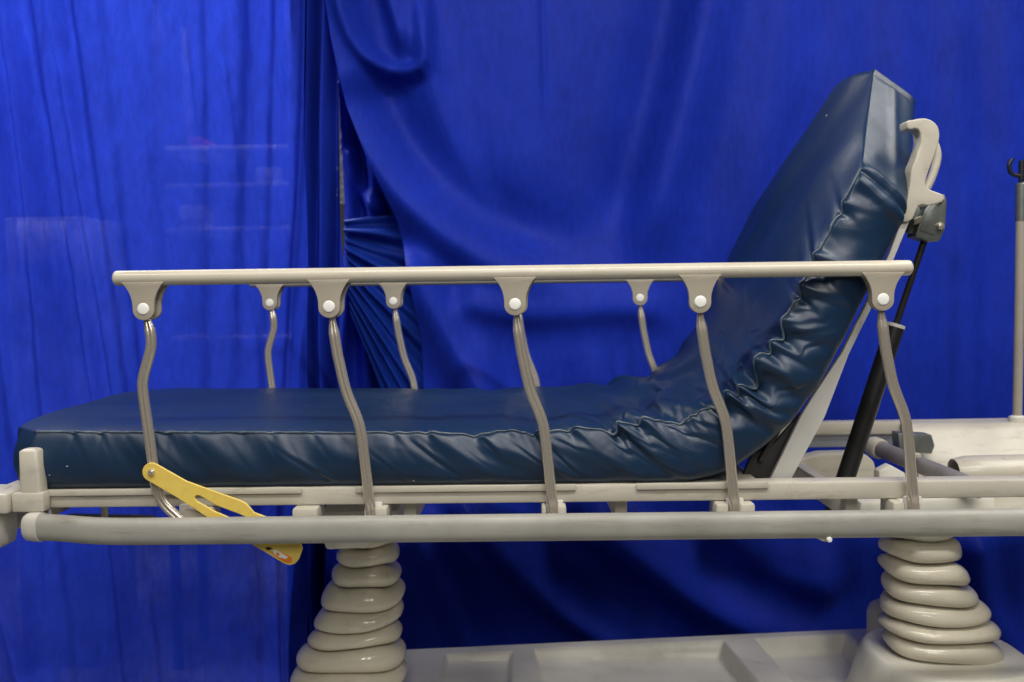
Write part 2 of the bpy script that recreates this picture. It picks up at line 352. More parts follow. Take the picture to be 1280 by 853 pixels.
YE = 1.0  # separate opaque cloth whose darkness stands in for shade in the curtain's tight folds
def h_edge(px, py, X, Z, u):
    h = .045*np.sin(px/3.4+.9*np.sin(py/170)+2*vnoise(px/40, py/220, 6))+.02*np.sin(px/8+py/140)
    return h*(.6+.5*vnoise(px/30, py/160, 9))
ce = curtain('curtain', YE, edge([(368, -80), (366, 300), (364, 700), (364, 1000)], YE), edge([(412, -80), (418, 60), (424, 200), (431, 340), (428, 480), (418, 640), (408, 760), (402, 860), (402, 1000)], YE), 2.55, .02, 90, 200, h_edge, 'cloth')
tag(ce, 'narrow gathered blue curtain edge in darker cloth for its shaded folds, beside the gap', 'curtain')
YR = 1.06
def h_right(px, py, X, Z, u):
    h = np.zeros_like(px)
    # the big swag that sweeps down from the knot at the gap
    h += stroke(px, py, [(402, -190), (408, -80), (420, 40), (440, 130), (478, 212), (540, 280), (625, 332), (720, 352), (830, 340)], 42, 26, .10, .05, .0, .45)
    h -= stroke(px, py, [(455, 90), (520, 190), (600, 262), (700, 296), (790, 290)], 40, 40, .05, .03, .1, .4)
    h += stroke(px, py, [(500, -60), (530, 60), (548, 140), (592, 238), (650, 290)], 20, 40, .045, .02, .05, .3)
    h += stroke(px, py, [(470, -60), (500, 40), (512, 92)], 14, 9, .045, .03, .05, .3)
    h += stroke(px, py, [(424, -90), (438, 30), (470, 86), (528, 92), (534, 40), (532, -60)], 13, 9, .035, .03, .05, .3)
    h += stroke(px, py, [(676, -80), (680, 60), (684, 200)], 3, 5, .006, .004, .05, .5)
    h += stroke(px, py, [(895, -80), (862, 80), (822, 230), (790, 360)], 40, 26, .05, .045, .05, .25)
    h -= stroke(px, py, [(845, -80), (826, 60), (788, 220), (760, 340)], 30, 36, .025, .03, .05, .25)
    h += stroke(px, py, [(985, -80), (965, 90), (930, 260), (900, 420)], 50, 40, .03, .02, .05, .3)
    for x0, am, wd in ((1060, .012, 26), (1130, .014, 30), (1205, .012, 22), (1262, .016, 26), (1330, .02, 30), (1420, .02, 30)):
        d = px-x0-10*np.sin(py/240+x0); h += am*np.exp(-(d/wd)**2)
    # below the rail: folds gathered behind the bed
    h += stroke(px, py, [(500, 300), (540, 380), (590, 470), (660, 560), (760, 640)], 24, 30, .06, .05)
    h += stroke(px, py, [(560, 372), (660, 392), (780, 386), (860, 400)], 30, 20, .03, .02)
    h += stroke(px, py, [(590, 340), (604, 440), (600, 600)], 22, 26, .02, None, .6, .3)
    h += stroke(px, py, [(735, 340), (738, 440), (760, 600)], 26, 34, .024, None, .6, .3)
    # under the bed: slanting folds
    h += stroke(px, py, [(560, 600), (640, 690), (700, 750), (790, 810), (880, 850)], 30, 20, .10, .08)
    h += stroke(px, py, [(700, 620), (800, 690), (880, 750), (980, 790), (1100, 800)], 34, 26, .10, .05)
    h += stroke(px, py, [(500, 640), (560, 720), (600, 820), (620, 900)], 26, 26, .07)
    h += stroke(px, py, [(880, 640), (960, 700), (1060, 740)], 40, 30, .05)
    h += stroke(px, py, [(1210, 660), (1230, 760), (1290, 860)], 20, 24, .03)
    h *= 1.35
    h += .012*(vnoise(px/120, py/260, 11)-.5)+.006*(vnoise(px/50, py/110, 12)-.5)+.002*(vnoise(px/18, py/40, 14)-.5)
    return h
cr = curtain('curtain', YR, edge([(412, -120), (416, 0), (424, 60), (440, 140), (468, 210), (498, 275), (512, 340), (528, 420), (530, 500), (500, 580), (440, 680), (420, 860), (410, 1000)], YR),
             lambda z: np.full_like(z, 2.6), 2.55, .02, 760, 420, h_right, 'cloth')
tag(cr, 'deep blue draped curtain with a sweeping swag, hanging behind the raised backrest', 'curtain')

YB = 1.22
def h_back(px, py, X, Z, u):
    h = .035*np.sin(px/5.2+np.sin(py/60)*.9)*(.5+.5*vnoise(px/30, py/80, 2))+.03*np.sin(px/13+py/90)
    h += stroke(px, py, [(440, 130), (470, 200), (505, 262), (530, 290)], 14, 10, .06)
    h += stroke(px, py, [(440, 180), (452, 240), (490, 275)], 8, 8, .05)
    return h
cb = curtain('curtain', YB, edge([(418, -120), (425, 100), (428, 300), (380, 700), (380, 1000)], YB), edge([(470, -120), (500, 100), (560, 300), (640, 700), (640, 1000)], YB), 2.55, .02, 160, 240, h_back, 'cloth')
tag(cb, 'dark blue gathered cloth hanging in the gap between the two curtains', 'curtain')
# tucked piece of lining pulled tight across the gap
YT = 1.15
def tucked():
    nu, nv = 120, 120; P = np.zeros((nu, nv, 3))
    for i in range(nu):
        u = i/(nu-1)
        for j in range(nv):
            v = j/(nv-1)
            # fans out from the pinched point at the left
            xa, ya = 430+v*14, 275+v*120; xb, yb = 565, 280+v*420
            x = xa+(xb-xa)*u; y = ya+(yb-ya)*u-8*math.sin(u*3.1)*(1-v)
            fold = .024*math.sin(v*34+2.6*math.sin(u*2.2)+5*float(vnoise(v*5, u*1.5, 3)))*(.35+.65*u)*(1-.4*v)+.012*math.sin(v*67+u*3)
            p = at(x, y, YT); P[i, j] = (p.x, p.y-fold-.06*math.sin(v*1.5), p.z)
    return grid_mesh(P)
tk = link('tucked_cloth', tucked(), 'satin'); tag(tk, 'sea blue cloth with fanned creases tucked tight across the curtain gap', 'cloth')
# strip of clear plastic sheeting that glints in the gap
def strip():
    nu, nv = 10, 90; P = np.zeros((nu, nv, 3))
    for i in range(nu):
        for j in range(nv):
            v = j/(nv-1); y = 40+v*215; x = 414+10*v+(i/(nu-1)-.5)*13
            p = at(x, y, 1.05); P[i, j] = (p.x, p.y+.02*noise.noise((i*.5, j*.35, 2))+.015*noise.noise((i*.9, j*.8, 7)), p.z)
    return grid_mesh(P)
ps = link('plastic_sheet', strip(), 'plastic'); tag(ps, 'narrow crinkled strip of clear plastic hanging in the curtain gap', 'plastic sheet')

# pale shelves that glimmer through the thin left curtain
sh = bpy.data.objects.new('storage_shelf', None); COL.objects.link(sh); sh.location = (-1.1, 2.1, 0)
tag(sh, 'pale storage shelf faintly seen through the thin blue curtain', 'shelf')
YS = 1.95
sx0, sx1 = at(205, 178, YS).x, at(360, 178, YS).x
shz = [at(280, y, YS).z for y in (182, 229, 284, 345, 420)]
for z in shz: link('shelf_board', box((sx0, YS, z-.022), (sx1, YS+.32, z), .003), 'shelf', sh)
for x in (sx0-.03, sx1):
    for y in (YS, YS+.29): link('upright', box((x, y, 0), (x+.03, y+.03, 2.5), .003), 'dark', sh)
def shelf_box(px0, px1, py0, py1, m, label, cat='box', y=YS):
    a, b = at(px0, py0, y), at(px1, py1, y)
    o = link('carton', box((a.x, y+.01, b.z), (b.x, y+.2, a.z), .004), m); tag(o, label, cat); return o
shelf_box(236, 252, 171, 181.8, 'boxr', 'small red carton on the top shelf behind the thin curtain')
shelf_box(222, 262, 256, 283.8, 'boxw', 'white carton on the third shelf behind the thin curtain')
shelf_box(318, 352, 209, 228.8, 'boxw', 'white carton on the second shelf behind the thin curtain')
nz = at(50, 330, YS).z
cab = bpy.data.objects.new('equipment_cabinet', None); COL.objects.link(cab); ca, cbb = at(20, 278, YS), at(80, 330, YS)
cab.location = ((ca.x+cbb.x)/2, YS+.2, 0); tag(cab, 'tall pale cabinet faintly seen through the thin blue curtain', 'cabinet')
link('body', box((ca.x-.06, YS+.03, 0), (cbb.x+.06, YS+.4, ca.z+.02), .005), 'greymetal', cab)
link('front_panel', box((ca.x, YS, nz), (cbb.x, YS+.028, ca.z), .004), 'boxw', cab)

# ================================================================== the stretcher
ST = bpy.data.objects.new('hospital_stretcher', None); COL.objects.link(ST); ST.location = (0, .375, 0)
tag(ST, 'cream hospital stretcher with side rails and raised backrest on two bellows columns', 'stretcher')
W = .7496
# ---- side rails
pin_px = [(178.8, 386), (411.1, 383.7), (643.8, 380.3), (875.6, 377.6), (1104.3, 374.1)]
pins = [at(x, y, -.014) for x, y in pin_px]
ZP = sum(p.z for p in pins)/5; PX = [p.x for p in pins]
rail_a, rail_b = at(141, 347.5, 0), at(1141, 335, 0); ZR = (at(400, 345, 0).z+at(900, 338, 0).z)/2
RR = .0125
def px_rel(pts, i, Y=0):
    """path of a post relative to its pin"""
    return [(at(x, y, Y).x-PX[i], at(x, y, Y).z-ZP) for x, y in pts]
post_s = px_rel([(875.6, 388), (875.8, 400), (880.5, 435), (883, 448), (891, 484), (905, 521), (909.5, 545), (913, 580), (919, 638), (921, 652)], 3)
post_f = px_rel([(181.5, 390), (184, 400), (188.3, 418), (188.3, 437), (179.5, 471), (178.8, 490), (185.4, 538), (191, 579), (196, 611), (206, 631), (226, 650), (232, 655)], 0)
NP = 64
prof = []
for k in range(120):
    th = 2*math.pi*k/120; r = .0088
    for t0 in (-math.pi/2, math.pi/2):           # pressed grooves on the two broad faces
        for off, dp, wd in ((0, .0020, .30),):
            d = (th-t0-off+math.pi) % (2*math.pi)-math.pi; r -= dp*math.exp(-(d/wd)**2)
    prof.append((r*math.cos(th), r*.85*math.sin(th)))
def post_mesh(rel, x0, y):
    P = spline([(x0+a, y, ZP+b) for a, b in rel], NP)
    sc = [(.55+.45*min(1, max(0, (i-1)/4)), .5+.5*min(1, max(0, (i-1)/5))) for i in range(NP)]
    return sweep(P, prof, sc, up=(0, 1, 0), ang=80)
def bracket_poly():
    L_ = []; top = ZR-RR*.55-ZP
    for t in np.linspace(0, 1, 9): L_.append((-.034+.0165*math.sin(t*math.pi/2)**.9, top-(top-.004)*(t**1.35)))
    L_ = [(-.0345, top)]+[(-.034+.0165*(1-(1-t)**2.2), top-(top-.002)*t) for t in np.linspace(.12, 1, 8)]
    arc = [(.0175*math.cos(a), -.002+.0165*math.sin(a)) for a in np.linspace(math.pi*1.04, math.pi*1.96, 11)]
    return L_+arc+[(-x, z) for x, z in L_[::-1]]
BP = bracket_poly()
def side_rail(y, face):
    """face -1: front towards the camera side; +1 the opposite side"""
    pth, sc = capped(spline([(rail_a.x, y, ZR), ((rail_a.x+rail_b.x)/2, y, ZR), (rail_b.x, y, ZR)], 30), RR, rnd=.008)
    R_ = link('side_rail', sweep(pth, circ(RR, 24), sc, ang=60), 'tube', ST)
    for i, x in enumerate(PX):
        link('post', post_mesh(post_f if i == 0 else post_s, x, y), 'chrome', R_)
        for s in (face, -face):
            ya, yb = sorted((y+s*.0065, y+s*.0135))
            b = link('bracket', prism([(x+a+(.003 if s != face else 0), ZP+c) for a, c in BP], ya, yb, .0012), 'bracket', R_)
        link('pivot_pin', lathe([(.0002, -.0032), (.006, -.0031), (.0085, -.0025), (.0096, -.0012), (.0098, .002), (.0002, .002)], (x, y+face*.0125 if face < 0 else y-.0125, ZP), 'Y') , 'pin', R_)
    return R_
near_rail = side_rail(0, -1); near_rail['label'] = 'raised side rail beside the yellow release lever'
far_rail = side_rail(W, -1)

# ---- deck frame: side beams, cross members, deck panel
zt = at(960, 602, .03).z; zb = at(960, 624, .03).z        # beam top and bottom
xl, xr = at(16, 628, .0).x, at(1330, 610, .03).x
def cbeam(y0, y1, name='side_beam'):
    o = link(name, box((xl, y0, zb), (xr, y1, zt), .0035), 'cream', ST); return o
b1 = cbeam(.02, .06); b2 = cbeam(W-.06, W-.02)
# pressed lips along the front of the near beam
for a, b in ((-.84, -.30), (-.16, .46)):
    pass
for (a, b) in ((60, 378), (445, 720), (795, 960)):
    link('deck_lip', box((at(a, 620, .02).x, .0155, zt-.009), (at(b, 620, .02).x, .0185, zt+.002), .0015), 'cream', b1)
xdk = at(962, 600, .05).x
link('deck_panel', box((xl+.03, .0615, zt-.012), (xdk-.02, W-.0615, zt-.001), .002), 'cream', ST)
for px_ in (110, 531, 760, 1010):
    x = at(px_, 630, .3).x; link('cross_member', box((x-.011, .061, zb-.045), (x+.011, W-.061, zb-.004), .003), 'cream', ST)
def zbot(px_): return zb
# ---- bumper bar along the side
ovl = [(.0215*math.copysign(abs(math.cos(t))**.8, math.cos(t)), .0145*math.copysign(abs(math.sin(t))**.8, math.sin(t))) for t in np.linspace(0, 2*math.pi, 32, endpoint=False)]
YBUM = -.045
zbl, zbr = at(300, 667.5, YBUM).z, at(1240, 649, YBUM).z
zbm = (zbl+zbr)/2
def bumper(sgn, y):
    e0 = at(180, 668, YBUM).x
    f = lambda q: y+q*sgn
    pts = [(at(50, 664, YBUM+.03).x, f(.034), zbm), (at(75, 665, YBUM).x, f(.023), zbm), (at(110, 666, YBUM).x, f(.009), zbm), (at(150, 667, YBUM).x, f(.0015), zbm), (e0+.02, f(0), zbm)]
    P = np.vstack([spline(pts, 20), [(x, f(0), zbm) for x in np.linspace(e0+.05, xr, 30)]])
    o = link('bumper_bar', sweep(P, ovl, up=(0, 1, 0), ang=50), 'bumper', ST)
    pc = [np.array(pts[0])+(np.array(pts[0])-np.array(pts[1]))*t for t in (.58, .56, .45, .25, 0, -.04)]
    link('end_cap', sweep(np.array(pc), ovl, [.6, .9, 1.07, 1.1, 1.1, 1.1], up=(0, 1, 0), ang=35), 'cap', o)
    return o
bn_ = bumper(1, YBUM); bf_ = bumper(-1, W-YBUM)
# ---- mounting blocks that carry the posts and the bar
zbt = zbm+.0215
def block(a, b, y0=-.002, y1=.056, par=ST, zz=None):
    xa, xb = at(a, 635, .0).x, at(b, 635, .0).x
    return link('mounting_block', box((xa, y0, zbm-.006), (xb, y1, zb-.0006), .004), 'cream', par)  # cream instead of white: the darker colour stands in for shade here
for a, b in ((228, 262), (365, 397), (455, 461), (467.5, 484), (677, 683), (696, 708), (895, 911), (925, 944), (1116, 1131), (1146, 1152)):
    block(a, b)
for x in PX[1:]:
    link('mounting_block', box((x+.045, W-.056, zbm-.006), (x+.075, W+.034, zb-.0006), .004), 'white', ST)
for i, x in enumerate(PX):      # web behind each post foot
    dx = (post_f if i == 0 else post_s)[-1][0]
    link('post_socket', box((x+dx-.014, .0095, zbm-.01), (x+dx+.014, .02-.0005, zb+.006), .002), 'white', ST)
# ---- yellow release lever
YLV = -.0165
lv = [(196.6, 578.8), (233, 601), (270, 614.5), (300, 625), (308, 629), (313.5, 635), (318, 640.5), (344.7, 650), (376, 679), (378.6, 686), (373.8, 699), (369, 704.5), (362, 706.4), (355, 704), (321, 683.8), (265, 650), (222, 622), (184, 599.4)]
hd = [(190+11.6*math.cos(a), 590-11.6*math.sin(a)) for a in np.linspace(math.radians(233), math.radians(62), 11)]
slot = [(243.5, 621.5), (246, 619), (250.5, 619.4), (272, 632), (300, 642.5), (316, 650), (330, 664), (312, 660), (295, 650), (270, 639.5), (246, 626)]
xz = lambda pts, Y: [(at(a, b, Y).x, at(a, b, Y).z) for a, b in pts]
lev = link('release_lever', prism(xz(hd+lv[1:-1], YLV), YLV-.0025, YLV+.002, .0008, holes=[xz(slot, YLV)], seg=1), 'yellow', ST, label='yellow release lever with a long slot')
pr = at(190, 590, YLV)
link('rivet', lathe([(.0002, -.0078), (.0035, -.0072), (.0056, -.005), (.0062, -.003), (.0062, .012), (.0002, .012)], (pr.x, YLV, pr.z), 'Y'), 'chrome', lev)
def decal(pts, name, m, d):
    me = prism(xz(pts, YLV-.004), YLV-.0026-d, YLV-.0025, 0); return link(name, me, m, lev)
decal([(338, 690.5), (346, 689.5), (356, 693), (364.5, 697.5), (365, 702), (361.5, 705), (356, 703.5), (346, 697.5)], 'sticker', 'orange', .0003)
decal([(340, 688), (346, 688.2), (352, 692), (360, 697), (357, 699), (349, 697), (342, 692.5)], 'sticker', 'pin', .0006)
decal([(344.5, 691), (348, 691.5), (350, 694), (347.5, 695.5), (344.8, 693.5)], 'sticker', 'orange', .0009)
decal([(331.5, 685), (335, 684.4), (340, 686), (338, 687.5), (335.5, 688.4), (332, 686.6)], 'sticker', 'black', .0006)

# ---- foot end
def tapered_post(x0, x1, xb0, xb1, z0, z1, y0, y1, name='corner_post'):
    bm = bmesh.new(); rows = []
    K = 24
    def rr(xa, xb, ya, yb, z, e=.35):
        cx, cy, a, b = (xa+xb)/2, (ya+yb)/2, (xb-xa)/2, (yb-ya)/2
        return [bm.verts.new((cx+a*math.copysign(abs(math.cos(t))**e, math.cos(t)), cy+b*math.copysign(abs(math.sin(t))**e, math.sin(t)), z)) for t in np.linspace(0, 2*math.pi, K, endpoint=False)]
    lev_ = [(0, 0), (.5, 0), (.93, 0), (.96, .1), (.985, .3), (1, .62), (1.004, .95)]
    for t, ins in lev_:
        xa, xb = xb0+(x0-xb0)*min(t, 1), xb1+(x1-xb1)*min(t, 1); i_ = ins*(xb-xa)/2; j_ = ins*(y1-y0)/2
        rows.append(rr(xa+i_, xb-i_, y0+j_, y1-j_, z0+(z1-z0)*t))
    for a, b in zip(rows, rows[1:]):
        for k in range(K): bm.faces.new((a[k], a[(k+1) % K], b[(k+1) % K], b[k]))
    bm.faces.new(rows[0][::-1]); bm.faces.new(rows[-1])
    return link(name, bm_mesh(bm, 'post', 0, ang=45), 'cream', ST)
p0, p1 = at(18.5, 563, -.012), at(44.5, 617, -.012); pb0, pb1 = at(20, 617, -.012), at(47.5, 617, -.012)
for y0, y1 in ((-.004, .024), (W-.024, W+.004)):
    tapered_post(p0.x, p1.x, pb0.x, pb1.x, zt-.002, p0.z, y0, y1)
for y0, y1 in ((-.006, .0195), (W-.0195, W+.006)): link('corner_casting', box((pb0.x-.012, y0, zb-.001), (pb1.x+.005, y1, zt+.002), .004), 'cream', ST)
link('end_crossbar', box((xl-.052, -.014, zb-.002), (xl-.001, W+.014, zt+.002), .006), 'cream', ST)
for y0, y1 in ((-.022, .052), (W-.052, W+.022)):
    bm = bmesh.new()
    zlo = at(5, 688, 0).z
    poly = [(xl-.085, zt+.006), (xl-.03, zt+.006), (xl-.019, zt-.004), (xl-.019, zb+.008), (xl-.021, zlo+.02), (xl-.024, zlo+.004), (xl-.032, zlo), (xl-.085, zlo)]
    link('corner_bumper', prism(poly, y0, y1, .005), 'cap', ST)
    yy0, yy1 = (y0+.04, y0+.048) if y0 < .3 else (y1-.048, y1-.04)
    link('gusset', prism([(xl+.006, zb-.001), (xl+.05, zb-.001), (xl+.055, zbm-.016), (xl+.03, zbm-.012)], yy0, yy1, .001), 'greymetal', ST)
# dark pedal linkage below the foot of the deck
link('underframe_plate', prism(xz([(84, 643), (188, 645), (205, 652), (180, 668), (96, 660)], .2), .17, .21, .003), 'greymetal', ST)
pp = at(118, 650, .08); link('link_pin', lathe([(.006, 0), (.006, .09)], (pp.x, .12, zb-.085), 'Z', 14), 'cream', ST)
# small hook clip under the bar
c0 = at(1028, 666, YBUM)
hk = link('strap_clip', prism(xz([(1014, 664), (1042, 663), (1041, 672), (1036, 677), (1028, 676.5), (1021, 673)], YBUM), YBUM-.004, YBUM+.012, .002), 'cream', ST)
link('clip_pin', lathe([(.0002, -.008), (.0035, -.0075), (.0044, -.005), (.0044, .01), (.0002, .01)], (at(1034, 672, YBUM).x, YBUM-.006, at(1034, 672.5, YBUM).z), 'Y', 16), 'pin', hk)

# ---- mattress (rests on the deck)
YM0, YM1 = .027, .722
tp = [(4, 541), (60, 541), (130, 541.5), (250, 541.5), (400, 542), (560, 543), (650, 542), (715, 539), (785, 532.5), (840, 525), (879, 516), (908, 501), (930, 480), (947, 458), (966.5, 432), (996, 373), (1025, 314), (1048.6, 268), (1072, 221), (1114, 136), (1157.5, 50)]
bp_ = [(2, 617.5), (60, 617.5), (130, 617), (250, 616), (400, 614.5), (560, 612), (650, 610.5), (720, 609), (813, 606), (870, 600), (912, 588), (945, 567), (972, 545), (998, 518), (1026, 480), (1054, 428), (1080, 376), (1108, 320), (1133, 270), (1175, 187), (1221, 95)]
def mattress():
    NS = 1100
    T = spline([(at(a, b, YM0).x, at(a, b, YM0).z) for a, b in tp], NS); B = spline([(at(a, b, YM0).x, at(a, b, YM0).z) for a, b in bp_], NS)
    B[:, 1] = np.maximum(B[:, 1], zt+.0005)
    # pair the curves smoothly
    mid = (T+B)/2; s = np.r_[0, np.cumsum(np.linalg.norm(np.diff(mid, axis=0), axis=1))]; Ltot = s[-1]
    ht = T-B; H = np.linalg.norm(ht, axis=1)[:, None]; up = ht/H
    # section points: (face id, across) ; v runs: top far->near, side near top->bottom, bottom near->far, side far
    nt, nsd = 70, 46
    S_ = s[:, None]
    c0, c1h, c1w = .058, .235, .225
    cut0 = np.clip(1-s/c0, 0, 1)*.052; cut1 = np.clip(1-(Ltot-s)/c1h, 0, 1)*c1w
    cut = cut0+cut1
    y0 = YM0+cut; y1 = YM1-cut
    endr = np.minimum(sstep(-.001, .012, s), sstep(-.001, .014, Ltot-s))
    rows = []
    flatw = 1-sstep(.93, 1.12, s)                  # 1 on the flat part
    bend = np.exp(-((s-1.13)/.19)**2)
    # --- top
    rnd = random.Random(5)
    pk = []                                         # puckers on the seam: position, depth
    x = .12
    while x < Ltot-.26:
        b_ = math.exp(-((x-1.26)/.33)**2); pk.append((x, (.0009+.0095*b_)*rnd.choice((.25, .5, .8, 1.1, 1.5)), rnd.uniform(.005, .009)+.007*b_*rnd.random(), rnd.uniform(-.8, .8)))
        x += rnd.uniform(.026, .052) if b_ < .15 else rnd.uniform(.03, .074)
    sm, vm = np.meshgrid(s, np.linspace(0, 1, nt), indexing='ij')   # v: 0 = near edge, 1 = far edge
    yy = y0[:, None]+(y1-y0)[:, None]*vm
    de = np.minimum(yy-y0[:, None], y1[:, None]-yy)           # distance to the nearest seam
    fl_, bd = flatw[:, None], bend[:, None]
    crown = .010*(1-np.exp(-de/.05))+.004*np.sin(vm*math.pi)
    dz = crown.copy()
    dz += .004*(vnoise(sm*7, yy*6, 1)-.5)*2*(1-np.exp(-de/.05))
    # soft folds crossing the top near the bend and spreading from the puckers
    wob = .05*(vnoise(sm*5, yy*9, 4)-.5)
    dz += bd*.011*np.sin((sm+wob*1.6)*52+yy*5+3*vnoise(sm*6, yy*6, 9))*(.25+.75*vnoise(sm*9+3, yy*4.5, 6))
    dz += np.exp(-((sm-.86)/.22)**2)*.006*(vnoise(sm*22, yy*7, 21)-.5)*2
    upz = (1-flatw)[:, None]
    dz += upz*.007*(vnoise(sm*6+yy*10, yy*4-sm*3, 33)-.5)*2*(1-np.exp(-de/.03))
    for (q, dp, wd, sl) in pk:
        dn = yy-y0[:, None]; e = np.exp(-dn/(.016+4.2*dp)); d = sm-q-sl*dn-(.25*upz)*dn
        dz -= dp*1.35*e*np.exp(-(d/wd)**2); dz += dp*.8*e*np.exp(-((d-1.7*wd)/(1.3*wd))**2)
    rc_ = random.Random(11)
    for q in range(36):
        q0 = rc_.gauss(1.16, .19); yq = rc_.choice((rc_.uniform(.0, .10), rc_.uniform(.05, .65))); ln = rc_.uniform(.03, .10); sl = rc_.uniform(-.7, .7); wd = rc_.uniform(.0035, .006); dpt = rc_.uniform(.0012, .0032)
        dd = sm-q0-sl*(yy-YM0-yq); al = np.exp(-((yy-YM0-yq)/ln)**2); dz += al*dpt*(np.exp(-((dd-wd*1.5)/(wd*1.4))**2)-1.2*np.exp(-(dd/wd)**2))
    top = np.stack([T[:, None, 0]+up[:, None, 0]*dz, yy, T[:, None, 1]+up[:, None, 1]*dz], -1)
    # --- near side
    sm2, wm = np.meshgrid(s, np.linspace(0, 1, nsd), indexing='ij')
    bul = .013*np.sin(np.pi*wm)**.7
    ph = sm2*1.0-wm*.085*(1+.2*np.sin(sm2*9))
    amp = .3+.7*vnoise(sm2*5.5, wm*.6, 17)
    chaos = vnoise(sm2*8, wm*2, 15)
    ripple = np.sin(ph*50+6*vnoise(sm2*7, wm*.8, 13))
    fold = (np.abs(ripple)**1.5*np.sign(ripple))*.0034*amp*np.sin(np.pi*np.clip(wm*.92+.05, 0, 1))**.5
    env = (sstep(.12, .3, sm2)*(.55+.45*flatw[:, None]+.55*bend[:, None]))
    off = bul+fold*env+.004*(chaos-.5)
    drop = 0*off
    for (q, dp, wd, sl) in pk:
        e = np.exp(-wm*H/(.014+4.0*dp)); d = sm2-q-.55*wm*H
        off -= dp*.9*e*np.exp(-(d/wd)**2); off += dp*.8*e*np.exp(-((d-1.7*wd)/(1.3*wd))**2)
    for q in range(26):
        q0 = rc_.uniform(.25, 1.5) if q < 10 else rc_.gauss(1.18, .2); wq = rc_.uniform(.02, .75); ln = rc_.uniform(.1, .35); wd = rc_.uniform(.0035, .007); dpt = rc_.uniform(.0006, .0017); sl = rc_.uniform(.4, 1.5)
        dd = sm2-q0-sl*(wm-wq)*H; al = np.exp(-((wm-wq)/ln)**2)*sstep(0, .06, wm); off += al*dpt*(np.exp(-((dd-wd*1.6)/(wd*1.5))**2)-1.2*np.exp(-(dd/wd)**2))
    # crease where the head-end panel begins
    off += -.006*np.exp(-((sm2-(Ltot-c1h-.004))/.005)**2)+.006*np.exp(-((sm2-(Ltot-c1h-.020))/.010)**2)
    panel = sstep(Ltot-c1h, Ltot-c1h+.02, sm2)
    off = off*(1-panel)+panel*(.003*np.sin(np.pi*wm)+.0022*np.exp(-((wm-.55-(Ltot-sm2-.1)*1.2)/.11)**2))
    off *= endr[:, None]
    sink = np.zeros_like(off)
    topn = top[:, 0]
    base = topn[:, None, :]*(1-wm[..., None])+np.stack([B[:, 0], y0, B[:, 1]], -1)[:, None, :]*wm[..., None]
    # rounded shoulder / hem
    rc = .006; edge_in = rc*np.exp(-((1-wm)*H)/.006)
    side = base.copy(); side[..., 1] -= off-edge_in
    nx = np.gradient(y0, s); nn = np.sqrt(1+nx**2); tang = np.gradient(mid, axis=0); tang /= np.linalg.norm(tang, axis=1)[:, None]
    side[..., 0] += (nx/nn)[:, None]*(off-edge_in)*tang[:, 0][:, None]; side[..., 2] += (nx/nn)[:, None]*(off-edge_in)*tang[:, 1][:, None]
    # --- far side (mirrored, smooth) and bottom
    far = top[:, -1][:, None, :]*(1-wm[..., None])+np.stack([B[:, 0], y1, B[:, 1]], -1)[:, None, :]*wm[..., None]
    far[..., 1] += (bul+.5*fold*env)*endr[:, None]-edge_in
    bot = np.stack([np.broadcast_to(B[:, None, 0], (NS, 12)), y0[:, None]+rc+(y1-y0-2*rc)[:, None]*np.linspace(0, 1, 12)[None, :], np.broadcast_to(B[:, None, 1], (NS, 12))], -1)
    ring = np.concatenate([top[:, ::-1], side[:, 1:], bot[:, 1:], far[:, ::-1][:, 1:-1]], 1)
    # close and round both ends
    ends = []
    for e, dirn in ((0, -1), (-1, 1)):
        c = ring[e].mean(0); t = tang[e]*dirn
        ends.append([c+(ring[e]-c)*k+np.array([t[0], 0, t[1]])*m_ for k, m_ in ((.985, .006), (.95, .010), (.8, .014), (.4, .017), (.02, .018))])
    ring = np.concatenate([np.array(ends[0])[::-1], ring, np.array(ends[1])], 0)
    me = grid_mesh(ring, closed_v=True, name='mattress')
    # piping along the near top seam
    pip = top[:, 0].copy(); pip[:, 1] += .0008; pip[:, 0] += up[:, 0]*.0012; pip[:, 2] += up[:, 1]*.0012
    return me, pip, s, Ltot
mm, pip, sM, LM = mattress()
MT = link('mattress', mm, 'vinyl'); recentre(MT)
tag(MT, 'navy blue vinyl mattress with creased sides, bent up against the backrest', 'mattress')
k1 = int(np.searchsorted(sM, LM-.236)); k0 = int(np.searchsorted(sM, .05))
link('seam', sweep(pip[k0:k1], circ(.0023, 8), ang=180), 'seam', MT)
from mathutils.bvhtree import BVHTree
bpy.context.view_layer.update()
_bv = BVHTree.FromPolygons([v.co+MT.location for v in mm.vertices], [tuple(p.vertices) for p in mm.polygons])
def scuff(px_, py_, a, b, rot):
    o_ = Vector(CAM); d = (at(px_, py_, 0)-o_).normalized(); hit, nrm, _, _ = _bv.ray_cast(o_, d)
    if hit is None: return
    q = nrm.to_track_quat('Z', 'Y').to_matrix(); bm = bmesh.new(); lo, hi = [], []
    for t in np.linspace(0, 2*math.pi, 9)[:-1]:
        k = 1+.3*random.uniform(-1, 1); x, y = a*k*math.cos(t), b*k*math.sin(t); v = Vector((x*math.cos(rot)-y*math.sin(rot), x*math.sin(rot)+y*math.cos(rot), 0))
        lo.append(bm.verts.new(hit+q@v-nrm*.0008)); hi.append(bm.verts.new(hit+q@(v*.8)+nrm*.0004))
    bm.faces.new(hi); bm.faces.new(lo[::-1])
    for k in range(8): bm.faces.new((lo[k], lo[(k+1) % 8], hi[(k+1) % 8], hi[k]))
    link('scuff_mark', bm_mesh(bm, 'scuff', 0), 'scuff', MT)
for a_ in ((84, 583, .0022, .0009, .2), (517, 601, .0016, .0012, .5), (1033, 145, .0012, .0028, .4), (190, 592, .001, .001, 0), (62, 594, .001, .001, 0)): scuff(*a_)

